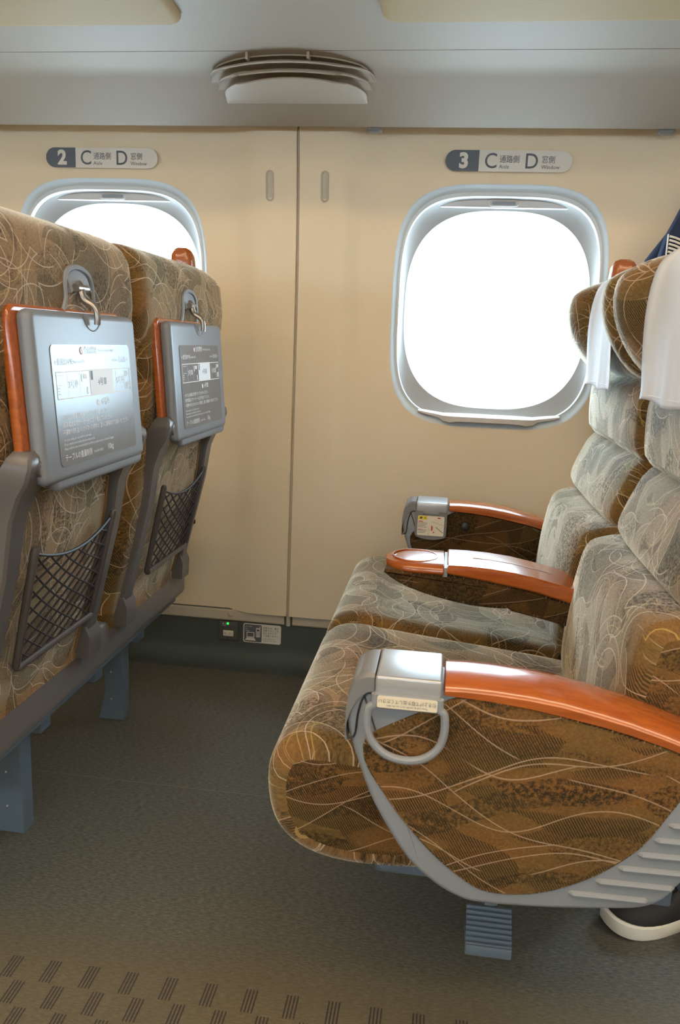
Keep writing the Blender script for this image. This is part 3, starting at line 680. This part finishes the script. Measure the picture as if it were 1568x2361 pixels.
        mb.tube([pp(1, -.03), pp(1, 0), pp(1, .5), pp(1, .97), pp(1, 1.0)], [.0045, .0062, .0062, .006, .0045], 10)
        mb.tube([pp(-1, 1, .012), pp(-.97, 1, .016), pp(.97, 1, .016), pp(1, 1, .012)], [.004, .0058, .0058, .004], 10); mb.build('pocket_frame', M['frame'], pk)
        mb = MB()
        def top(u): return .13*(1-u*u)+.03
        def net(u, v):
            vv = top(u)+(1-top(u))*v; return pp(u*.97, vv, .013+.006*(1-u*u)*(1-v))
        mb.tube([net(-1+2*i/20, 0) for i in range(21)], .0026, 6)
        nc = 6; nr = 7
        for dr_ in (1, -1):
            for i in range(-nr, nc+nr):
                pts = []
                for k in range(0, 43):
                    v = k/42; u = (i+dr_*v*nr+(0 if dr_ > 0 else 0))/nc*2-1
                    if -1 <= u <= 1: pts.append(net(u, v))
                if len(pts) > 2: mb.tube(pts, .0017, 5)
        nt = mb.build('net', M['net'], pk)
        for i in range(nc+1):
            pass
        # hem of the fabric panel behind the pocket
        for sd in (-1, 1):
            mb = MB(); mb.tube([(bx(z)+.0015, c+sd*.143, z) for z in (.37, .45, .53, .61, .69)], .0028, 6)
            mobj('fabric_welt', mb.v, mb.f, M['fabric'], br)
    # grips on the outer shoulders
    for yc in (1.972, .842):
        sg = 1 if yc > 1.4 else -1
        mb = MB(); rs = []
        for t, hx, zt, zb in ((-.026, .010, 1.120, 1.09), (-.020, .022, 1.134, 1.08), (-.008, .029, 1.140, 1.07), (.006, .030, 1.137, 1.06), (.018, .028, 1.128, 1.05), (.026, .020, 1.110, 1.04), (.029, .010, 1.085, 1.04)):
            yy = yc+sg*t; r = []
            for a in range(14):
                q = 2*PI*a/14; r.append((.372+hx*math.copysign(abs(math.cos(q))**.7, math.cos(q)), yy, (zt+zb)/2+(zt-zb)/2*math.copysign(abs(math.sin(q))**.7, math.sin(q))))
            rs.append(r)
        mb.rings(rs); o = mb.build('shoulder_grip', M['wood'], S_); o['label'] = 'red brown wooden shoulder grip'
    # outer arms
    plate = [(-.070, .556), (-.080, .562), (-.0885, .552), (-.0925, .527), (-.093, .505), (-.088, .484), (-.080, .460), (-.063, .415), (-.040, .373), (-.012, .333), (.020, .306), (.050, .291), (.077, .287), (.147, .291), (.22, .300), (.257, .307), (.280, .321), (.297, .345), (.330, .385), (.370, .415), (.397, .445), (.402, .468), (.385, .480), (.33, .499), (.27, .515), (.20, .533), (.13, .545), (.05, .550), (-.02, .5545)]
    fab = [(-.072, .470), (-.0705, .483), (-.057, .497), (.010, .535), (.024, .5435), (.040, .5475), (.060, .5475), (.101, .542), (.172, .5315), (.233, .517), (.283, .503), (.300, .495), (.299, .480), (.290, .462), (.272, .429), (.249, .388), (.214, .353), (.183, .332), (.150, .316), (.115, .307), (.081, .3065), (.055, .317), (.017, .346), (-.021, .386), (-.048, .422), (-.067, .451)]
    for mir in (0, 1):
        def my(y): return 2.815-y if mir else y
        ar = empty('outer_arm', parent=S_)
        def sl(name, P, a, b, r_, m, **k):
            a_, b_ = sorted((my(a), my(b))); return slab(name, P, a_, b_, r_, m, ar, **k)
        sl('shroud', smooth_poly(plate, 3), .850, .924, .007, M['grey_shell'], ny=2)
        sl('side_panel', smooth_poly(fab, 3), .8475, .8525, .002, M['fabric_side'], ny=1, uvoff=(.2, .4))
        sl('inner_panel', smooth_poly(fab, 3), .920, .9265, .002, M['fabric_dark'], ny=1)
        # wood top
        mb = MB(); rs = []
        st = ((.0155, .564, .5475), (.017, .5655, .546), (.04, .5665, .545), (.07, .5660, .5435), (.11, .5635, .5395), (.147, .559, .534), (.19, .5505, .5265), (.22, .5435, .520), (.26, .532, .509), (.30, .518, .496), (.345, .499, .480), (.385, .483, .467), (.402, .474, .462), (.408, .468, .462))
        for (x, zt, zb) in st:
            e = .005 if x in (.0155, .408) else 0
            sec = [(.8450+e, zb+.003), (.8445+e, zt-.012), (.8475+e, zt-.0075), (.855, zt-.0035-e*.3), (.872, zt-.0008-e*.3), (.888, zt-e*.3), (.905, zt-.001-e*.3), (.921, zt-.004-e*.3), (.928-e, zt-.008), (.9305-e, zt-.012), (.930-e, zb+.003), (.924, zb), (.850, zb)]
            rs.append([(x, my(a), b) for a, b in sec])
        mb.rings(rs); mb.build('armrest_top', M['wood'], ar, label='orange lacquered wooden armrest top')
        # metal cap and curved nose
        mb = MB(); a_, b_ = sorted((my(.8435), my(.931))); mb.box(-.0615, .0135, a_, b_, .536, .5655, .0035); mb.build('table_lid', M['metal_cap'], ar, label='satin silver lid of the fold out table')
        mb = MB(); rs = []
        for x, zt, zb in ((-.0625, .5655, .545), (-.070, .5655, .543), (-.080, .562, .535), (-.088, .553, .520), (-.092, .538, .505), (-.0938, .520, .492), (-.0938, .500, .484), (-.091, .487, .480)):
            rs.append([(x, my(a), b) for a, b in ((.8465, zb), (.8465, zt-.004), (.851, zt), (.923, zt), (.9275, zt-.004), (.9275, zb))])
        mb.rings(rs); mb.build('nose', M['grey'], ar)
        mb = MB(); mb.tube([(x, my(.8492), z) for x, z in smooth_poly([(-.063, .541), (-.070, .541), (-.076, .532), (-.080, .515), (-.0815, .495), (-.084, .486), (-.091, .484)], 4, False)], .0013, 6); mb.build('nose_groove', M['dark'], ar); mb = MB(); mb.tube([(x, my(.9250), z) for x, z in smooth_poly([(-.063, .541), (-.070, .541), (-.076, .532), (-.080, .515), (-.0815, .495), (-.084, .486), (-.091, .484)], 4, False)], .0013, 6); mb.build('nose_groove', M['dark'], ar)
        # pull ring with a cream label on the outer side, flap with a sticker on the inner side
        ringp = [(-.060, .547), (-.0605, .535), (-.067, .528), (-.068, .507), (-.061, .488), (-.045, .474), (-.024, .469), (-.003, .473), (.013, .487), (.019, .507), (.018, .528), (.0125, .535), (.012, .547)]
        mb = MB(); mb.tube([(x, my(.8375), z) for x, z in smooth_poly(ringp, 5, False)], .0048, 10); mb.build('pull_ring', M['grey_shell'], ar)
        mb = MB(); a_, b_ = sorted((my(.834), my(.850))); mb.box(-.0620, .0135, a_, b_, .530, .548, .003); hb = mb.build('ring_hinge', M['grey_shell'], ar)
        a_ = my(.8335); Q = rrect(-.0575, .0095, .5325, .5465, .002)
        s_ = 1 if mir else -1
        mb = MB(); mb.rings([[(x, a_, z) for x, z in Q], [(x, a_-s_*.0006, z) for x, z in Q]]); mb.build('ring_label', M['sticker_cream'], ar, False)
        yy = my(.8331)
        add_text([('引き上げて取り出してください', 0, -.0018, .0058, 'CENTER', .80), ('Please pull up and lift out to use the table', 0, .0040, .0032, 'CENTER', .85)], 'label_text', M['darkprint'], ar, ((-.024, yy, .5395), (-1 if not mir else 1, 0, 0), (0, 0, -1)))
        mb = MB(); Q = smooth_poly([(-.062, .545), (-.062, .50), (-.061, .488), (-.052, .481), (-.024, .477), (.004, .481), (.012, .488), (.013, .50), (.013, .545)], 3, False)
        Q = Q+[(-.006, .545), (-.006, .537), (-.044, .537), (-.044, .545)]
        a_, b_ = sorted((my(.925), my(.937))); rs = [[(x, a_, z) for x, z in Q], [(x, b_, z) for x, z in Q]]
        mb.rings(rs); mb.build('table_flap', M['grey_shell'] if not mir else M['grey'], ar, smooth=False)
        fy = my(.9374); sg = -1 if mir else 1
        Q = rrect(-.056, .007, .487, .535, .003)
        mb = MB(); mb.rings([[(x, my(.9368), z) for x, z in Q], [(x, fy, z) for x, z in Q]]); mb.build('flap_sticker', M['sticker_cream'], ar, False)
        if mir:
            FR = ((-.0245, fy-.0003, .511), (1, 0, 0), (0, 0, 1)); FR2 = ((-.0245, fy-.0006, .511), (1, 0, 0), (0, 0, 1))
            flat([rct(-.0305, -.0090, .0145, .0235)], 'yellow_field', M['yellow'], ar, FR)
            flat([[(-.0265, .0165), (-.022, .0165), (-.020, .0195), (-.022, .0215), (-.0265, .021)], rct(-.0145, -.0130, .0165, .0215)], 'field_marks', M['darkprint'], ar, FR2)
            flat([[(.0155, .0185), (.021, .0185), (.023, .0197), (.021, .0215), (.0155, .0212)], [(.0010, -.0115), (.0045, -.0115), (.0055, -.003), (.0035, .0010), (.0010, .0010)], rct(-.0295, -.0190, .0090, .0112), rct(.006, .009, -.0165, -.0135), rct(-.0295, -.0190, -.0095, -.0085)], 'red_marks', M['red'], ar, FR2)
            flat([rct(-.0300, -.008+((i*7) % 5)*-.0012, .0060-i*.0034, .0070-i*.0034) for i in range(8) if i != 4]+[[(.012, -.003), (.0305, -.017), (.0305, -.0155), (.0125, -.0015)], [(-.0045, -.024), (-.0040, -.024), (-.0040, -.005), (-.0045, -.005)], [(.003, .010), (.0305, .002), (.0305, .0025), (.003, .0105)]], 'print_lines', M['greyprint'], ar, FR2)
            mb = MB(); mb.ball((.056, my(.928), .514), .011, .006, .011, 18, 8); mb.build('push_button', M['dark'], ar, label='round black button')
        # pressed ribs at the rear
        for i, (x0, x1, z) in enumerate(((.175, .262, .3175), (.204, .288, .337), (.227, .305, .357), (.246, .315, .377), (.262, .338, .397), (.275, .362, .417), (.288, .380, .437), (.298, .388, .456))):
            mb = MB(); mb.tube([(x0, my(.8525), z), (x0+.004, my(.8495), z), (x1-.003, my(.8495), z+.0015*(x1-x0)/.08), (x1, my(.853), z+.0015)], [.003, .0040, .0040, .003], 8, flat=1); mb.build('rib', M['grey_shell'], ar)
    # middle arm
    ma = empty('middle_arm', parent=S_)
    mb = MB(); rs = []
    for x in (-.0955, -.094, -.090, -.083, -.072, -.058, -.040, -.02, 0, .0085, .0105):
        t = max(0, (-.035-x)/.0606); w = .0605*math.sqrt(max(.0008, 1-t*t)); zt = .561-.004*t*t; e = .002 if x > .009 else 0
        w -= e; cy = 1.4055
        rs.append([(x, cy+w*a, b) for a, b in ((-.93, .543), (-1.0, .547), (-1.0, .551), (-.95, zt-.005), (-.86, zt-.0015-e), (-.5, zt-e), (0, zt-e), (.5, zt-e), (.86, zt-.0015-e), (.95, zt-.005), (1.0, .551), (1.0, .547), (.93, .543))])
    mb.rings(rs); mb.build('armrest_front', M['wood'], ma, label='orange wooden armrest nose with oval hollow')
    mb = MB(); mb.tube([(-.042+.040*math.cos(a), 1.4055+.041*math.sin(a), .5605) for a in [2*PI*i/36 for i in range(36)]], .0018, 6, True); mb.build('oval_rim', M['wood'], ma)
    mb = MB(); rs = []
    for (x, zt, zb) in ((.0155, .561, .548), (.0175, .563, .5465), (.05, .5635, .543), (.09, .562, .538), (.13, .558, .532), (.17, .551, .525), (.22, .540, .5125), (.27, .526, .499), (.31, .512, .487), (.345, .498, .476)):
        w = .0605; cy = 1.4055
        rs.append([(x, cy+w*a, b) for a, b in ((-.96, zb), (-1.0, zb+.003), (-1.0, zt-.010), (-.985, zt-.0038), (-.93, zt-.001), (-.5, zt-.0003), (0, zt), (.5, zt-.0003), (.93, zt-.001), (.985, zt-.0038), (1.0, zt-.010), (1.0, zb+.003), (.96, zb))])
    mb.rings(rs); mb.build('armrest_top', M['wood'], ma, label='orange lacquered wooden armrest top')
    mb = MB(); mb.box(.0095, .0170, 1.349, 1.462, .540, .5565, .001); mb.build('armrest_joint', M['grey_shell'], ma)
    mb = MB(); mb.tube([(x, 1.4055, z) for x, z in ((.06, .5637), (.09, .5622), (.13, .5583), (.17, .5513), (.20, .5445))], .0008, 6); mb.ball((.255, 1.405, .5310), .009, .005, .002, 12, 6); mb.build('inlay_line', M['metal_cap'], ma)
    mf = [(-.091, .545), (-.085, .533), (-.074, .526), (-.05, .515), (0, .501), (.06, .491), (.112, .4895), (.124, .4915), (.132, .486), (.175, .478), (.22, .468), (.30, .448), (.34, .44), (.34, .478), (.30, .492), (.22, .514), (.13, .533), (.05, .544), (0, .5455)]
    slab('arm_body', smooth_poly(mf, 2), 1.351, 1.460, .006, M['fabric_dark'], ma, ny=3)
    # under structure
    mb = MB(); bp = [(.375, .286), (.385, .281), (.394, .287), (.3965, .30), (.3965, .355), (.391, .368), (.380, .372), (.372, .368), (.36, .33)]
    bp = smooth_poly(bp, 2)
    mb.rings([[(x, y_, z) for x, z in (inset(bp, d) if d else bp)] for y_, d in ((.915, .006), (.918, .002), (.924, 0), (1.905, 0), (1.918, .002), (1.925, .008))]); mb.build('rear_beam', M['beam'], S_)
    mb = MB(); mb.box(.33, .378, .94, 1.90, .262, .288, .004); mb.box(-.06, .34, 1.00, 1.04, .205, .245, .004); mb.box(-.06, .34, 1.27, 1.31, .205, .245, .004); mb.box(-.06, .34, 1.50, 1.54, .205, .245, .004); mb.box(-.06, .34, 1.74, 1.78, .205, .245, .004); mb.box(-.055, -.02, .99, 1.85, .215, .24, .004); mb.box(.255, .30, .98, 1.86, .225, .262, .004); mb.build('seat_frame', M['leg'], S_)
    for yc in (1.285, 1.757):
        lg = MB(); h = .0195; rs = []
        P0 = [(.238, .0), (.300, .0), (.300, .20), (.296, .232), (.250, .232), (.247, .20), (.252, .118), (.238, .06)] if yc > 1.5 else [(.238, .0), (.300, .0), (.300, .20), (.296, .232), (.250, .232), (.247, .20), (.247, .10), (.240, .08)]
        if yc > 1.5: P0 = [(.236, .0), (.300, .0), (.300, .232), (.252, .232), (.250, .20), (.254, .075), (.252, .068)]
        rs = [[(x, yc-h, z) for x, z in inset(P0, .0015)], [(x, yc-h+.0015, z) for x, z in P0], [(x, yc+h-.0015, z) for x, z in P0], [(x, yc+h, z) for x, z in inset(P0, .0015)]]
        lg.rings(rs); lg.add([(.30, yc+h, .235), (.30, yc+.06, .262), (.27, yc+.06, .262), (.27, yc+h, .235), (.30, yc+h, .19), (.30, yc+.035, .225), (.27, yc+.035, .225), (.27, yc+h, .19)], [(0, 1, 2, 3), (0, 4, 5, 1), (3, 2, 6, 7), (4, 7, 6, 5), (1, 5, 6, 2), (0, 3, 7, 4)])
        lo = lg.build('leg', M['leg'], S_, smooth=False)
        for z in (.055, .125): mb = MB(); mb.ball((.270, yc-h-.0005, z), .0026, .002, .0026, 8, 6); mb.build('rivet', M['metal_cap'], lo)
    mb = MB(); pf = smooth_poly([(.150, .002), (.242, .002), (.240, .05), (.246, .085), (.244, .135), (.232, .152), (.19, .156), (.15, .150)], 2)
    mb.rings([[(x, 1.262, z) for x, z in inset(pf, .008)], [(x, 1.256, z) for x, z in inset(pf, .003)], [(x, 1.262, z) for x, z in pf], [(x, 1.310, z) for x, z in pf]]); mb.build('leg_cover', M['leg'], S_)
    # foot pedal
    pd = empty('foot_pedal', parent=S_)
    mb = MB(); mb.tube([(.105, 1.04, .225), (.105, 1.045, .19), (.106, 1.035, .150)], .011, 8, flat=.5); mb.build('pedal_stem', M['leg'], pd)
    mb = MB()
    for i in range(8):
        t = i/7.0; y_ = lerp(1.030, .992, t); z = lerp(.148, .118, t); mb.box(.0725, .1365, y_-.0024, y_+.0024, z-.005, z+.0015, .0012)
    mb.box(.0725, .1365, .986, .9925, .102, .118, .002); mb.box(.0725, .1365, .992, 1.032, .108, .116, .001)
    mb.build('pedal_plate', M['leg'], pd)
    return S_
seat3 = build_double_seat('double seat in row three with its patterned fronts to the window light')
def copy_tree(o, parent=None):
    c = o.copy(); COL.objects.link(c); c.parent = parent
    for ch in list(o.children): copy_tree(ch, c)
    return c
seat2 = copy_tree(seat3); seat2.location.x = -PITCH
seat2['label'] = 'double seat in row two seen from behind with tray tables and net pockets'

# ------------------------------------------------------------------ headrest covers
def cover(c, dx, label):
    path = [(.402, 1.0932), (.392, 1.0960), (.37, 1.0974), (.34, 1.0916), (.308, 1.070), (.2975, 1.04), (.2930, 1.0), (.292, .96), (.2925, .92), (.293, .885), (.293, .862)]
    path = smooth_poly(path, 3, False); n = len(path); ny = 24; vs = []; fs = []
    for i, (x, z) in enumerate(path):
        for j in range(ny+1):
            u = -1+2*j/ny; k = i/(n-1); hw = .132-.010*k*0
            wv = .0028*math.sin(u*7+1.3)*max(0, k-.3)+.0016*math.sin(u*17)*max(0, k-.5)
            curl = -.008*max(0, k-.35)*abs(u)**3
            sag = -.003*math.cos(u*4.1)*(k**6)
            nx = -.042*smoothstep((abs(u)*.132/.25-.42)/.36)*wprof(z) if k > .3 else 0
            vs.append((x-wv+curl+dx+nx, c+u*hw, z+sag))
    for i in range(n-1):
        for j in range(ny): a = i*(ny+1)+j; fs.append((a, a+1, a+ny+2, a+ny+1))
    o = mobj('headrest_cover', vs, fs, M['cloth'], None); md = o.modifiers.new('thick', 'SOLIDIFY'); md.thickness = .0012; md.offset = 1
    tag(o, label, 'headrest cover', 'white headrest covers')
    mb = MB(); z = .871
    mb.tube([(.2922+dx-.008*.6*abs(u)**3-.0012*math.sin(u*7+1.3)*.7, c+u*.132, z) for u in [-1+2*j/24 for j in range(25)]], .0011, 5); mb.build('hem', M['cloth'], o)
    return o
cover(CN, 0, 'white cloth cover on the nearest headrest at the right edge')
cover(CF, 0, 'white cloth cover on the window side headrest of row three')
cover(CN, -PITCH, 'white cloth cover on the front of the near left headrest')
cover(CF, -PITCH, 'white cloth cover on the front of the left window side headrest')

# ------------------------------------------------------------------ hanging jacket
rs = []
ck = [(1.345, .012, .010), (1.325, .030, .014), (1.30, .036, .022), (1.25, .062, .030), (1.20, .096, .034), (1.15, .130, .036), (1.0, .135, .036), (.85, .140, .036), (.72, .142, .036), (.70, .135, .030)]
for z, hw, hd in ck:
    r = []
    for i in range(40):
        a = 2*PI*i/40; f = 1+.10*math.sin(a*6+z*5)*(1 if z < 1.3 else .3)
        r.append((.556+.012+hw*math.copysign(abs(math.cos(a))**.8, math.cos(a)), 2.078+hd*f*math.sin(a), z))
    rs.append(r)
jk = MB(); jk.rings(rs[::-1]); jo = jk.build('jacket', M['coat'], None); tag(jo, 'navy blue jacket hanging on the wall behind the right seat', 'jacket')
mb = MB(); rs = []
for z, x0 in ((1.27, .500), (1.24, .488), (1.20, .470), (1.15, .459), (1.0, .452), (.8, .450)):
    rs.append([(x0, 2.044, z), (x0+.004, 2.034, z), (x0+.06, 2.026, z), (x0+.10, 2.030, z), (x0+.10, 2.05, z), (x0, 2.05, z)])
mb.rings(rs[::-1]); mb.build('front_placket', M['coat'], jo)
mb = MB()
for i in range(26):
    z = 1.200-i*.0085; xo = .4735
    mb.tube([(xo+.004, 2.0275, z), (xo+.016, 2.0225, z-.004), (xo+.030, 2.0235, z-.009)], .0026, 6)
mb.build('braided_trim', M['sole'], jo, label='pale braided trim band')
mb = MB(); mb.tube([(.4735, 2.026, 1.204), (.4755, 2.0255, .98)], .0018, 6); mb.build('trim_edge', M['cloth'], jo)

# ------------------------------------------------------------------ black sneakers below the seat
def sneaker(x, y, rz, label):
    r = empty('sneaker'); r.location = (x, y, 0); r.rotation_euler = (0, 0, rz); tag(r, label, 'shoe', 'black sneakers on the floor')
    def outline(s, L=.27):
        # toe at x=0, heel at x=L
        T = [(0.0, .0), (.006, .024), (.03, .041), (.07, .048), (.12, .043), (.17, .036), (.22, .037), (.255, .030), (.27, .0)]
        up_ = [(a, b*s) for a, b in T]; lo = [(a, -b*s*.92) for a, b in T[1:-1]][::-1]
        return smooth_poly(up_+lo, 3)
    O = outline(1.0); mb = MB(); n = len(O)
    def zt(a): return .026+.010*max(0, 1-a/.06)**2
    def zb(a): return .001+.008*max(0, 1-a/.05)**2
    mb.rings([[(a+(.135-a)*.02, b*.96, zb(a)) for a, b in O], [(a, b, zb(a)+.004) for a, b in O], [(a, b, zt(a)-.003) for a, b in O], [(a+(.135-a)*.02, b*.95, zt(a)) for a, b in O]]); mb.build('sole', M['sole'], r, label='off white rubber sole')
    mb = MB(); rs = []
    for f, dz in ((.955, 0), (.95, .010), (.88, .024), (.74, .036), (.5, .046), (.2, .050)):
        rs.append([((a-.135)*(.96*f/.955 if f > .9 else f)+.135+(1-f)*.02, b*f, zt(a)-.002+dz*(.55+.9*min(1, a/.20))) for a, b in O])
    mb.rings(rs); mb.build('upper', M['shoe'], r)
    mb = MB()
    for i in range(5): xx = .075+i*.017; mb.tube([(xx, -.022, .058+i*.006), (xx+.003, 0, .066+i*.006), (xx, .022, .058+i*.006)], .002, 6)
    mb.build('lace', M['shoe'], r)
sneaker(.312, 1.206, .45, 'black sneaker with white sole below the seat, farther of the pair')
sneaker(.436, 1.176, -.08, 'black sneaker with cream sole at the right edge, nearer of the pair')
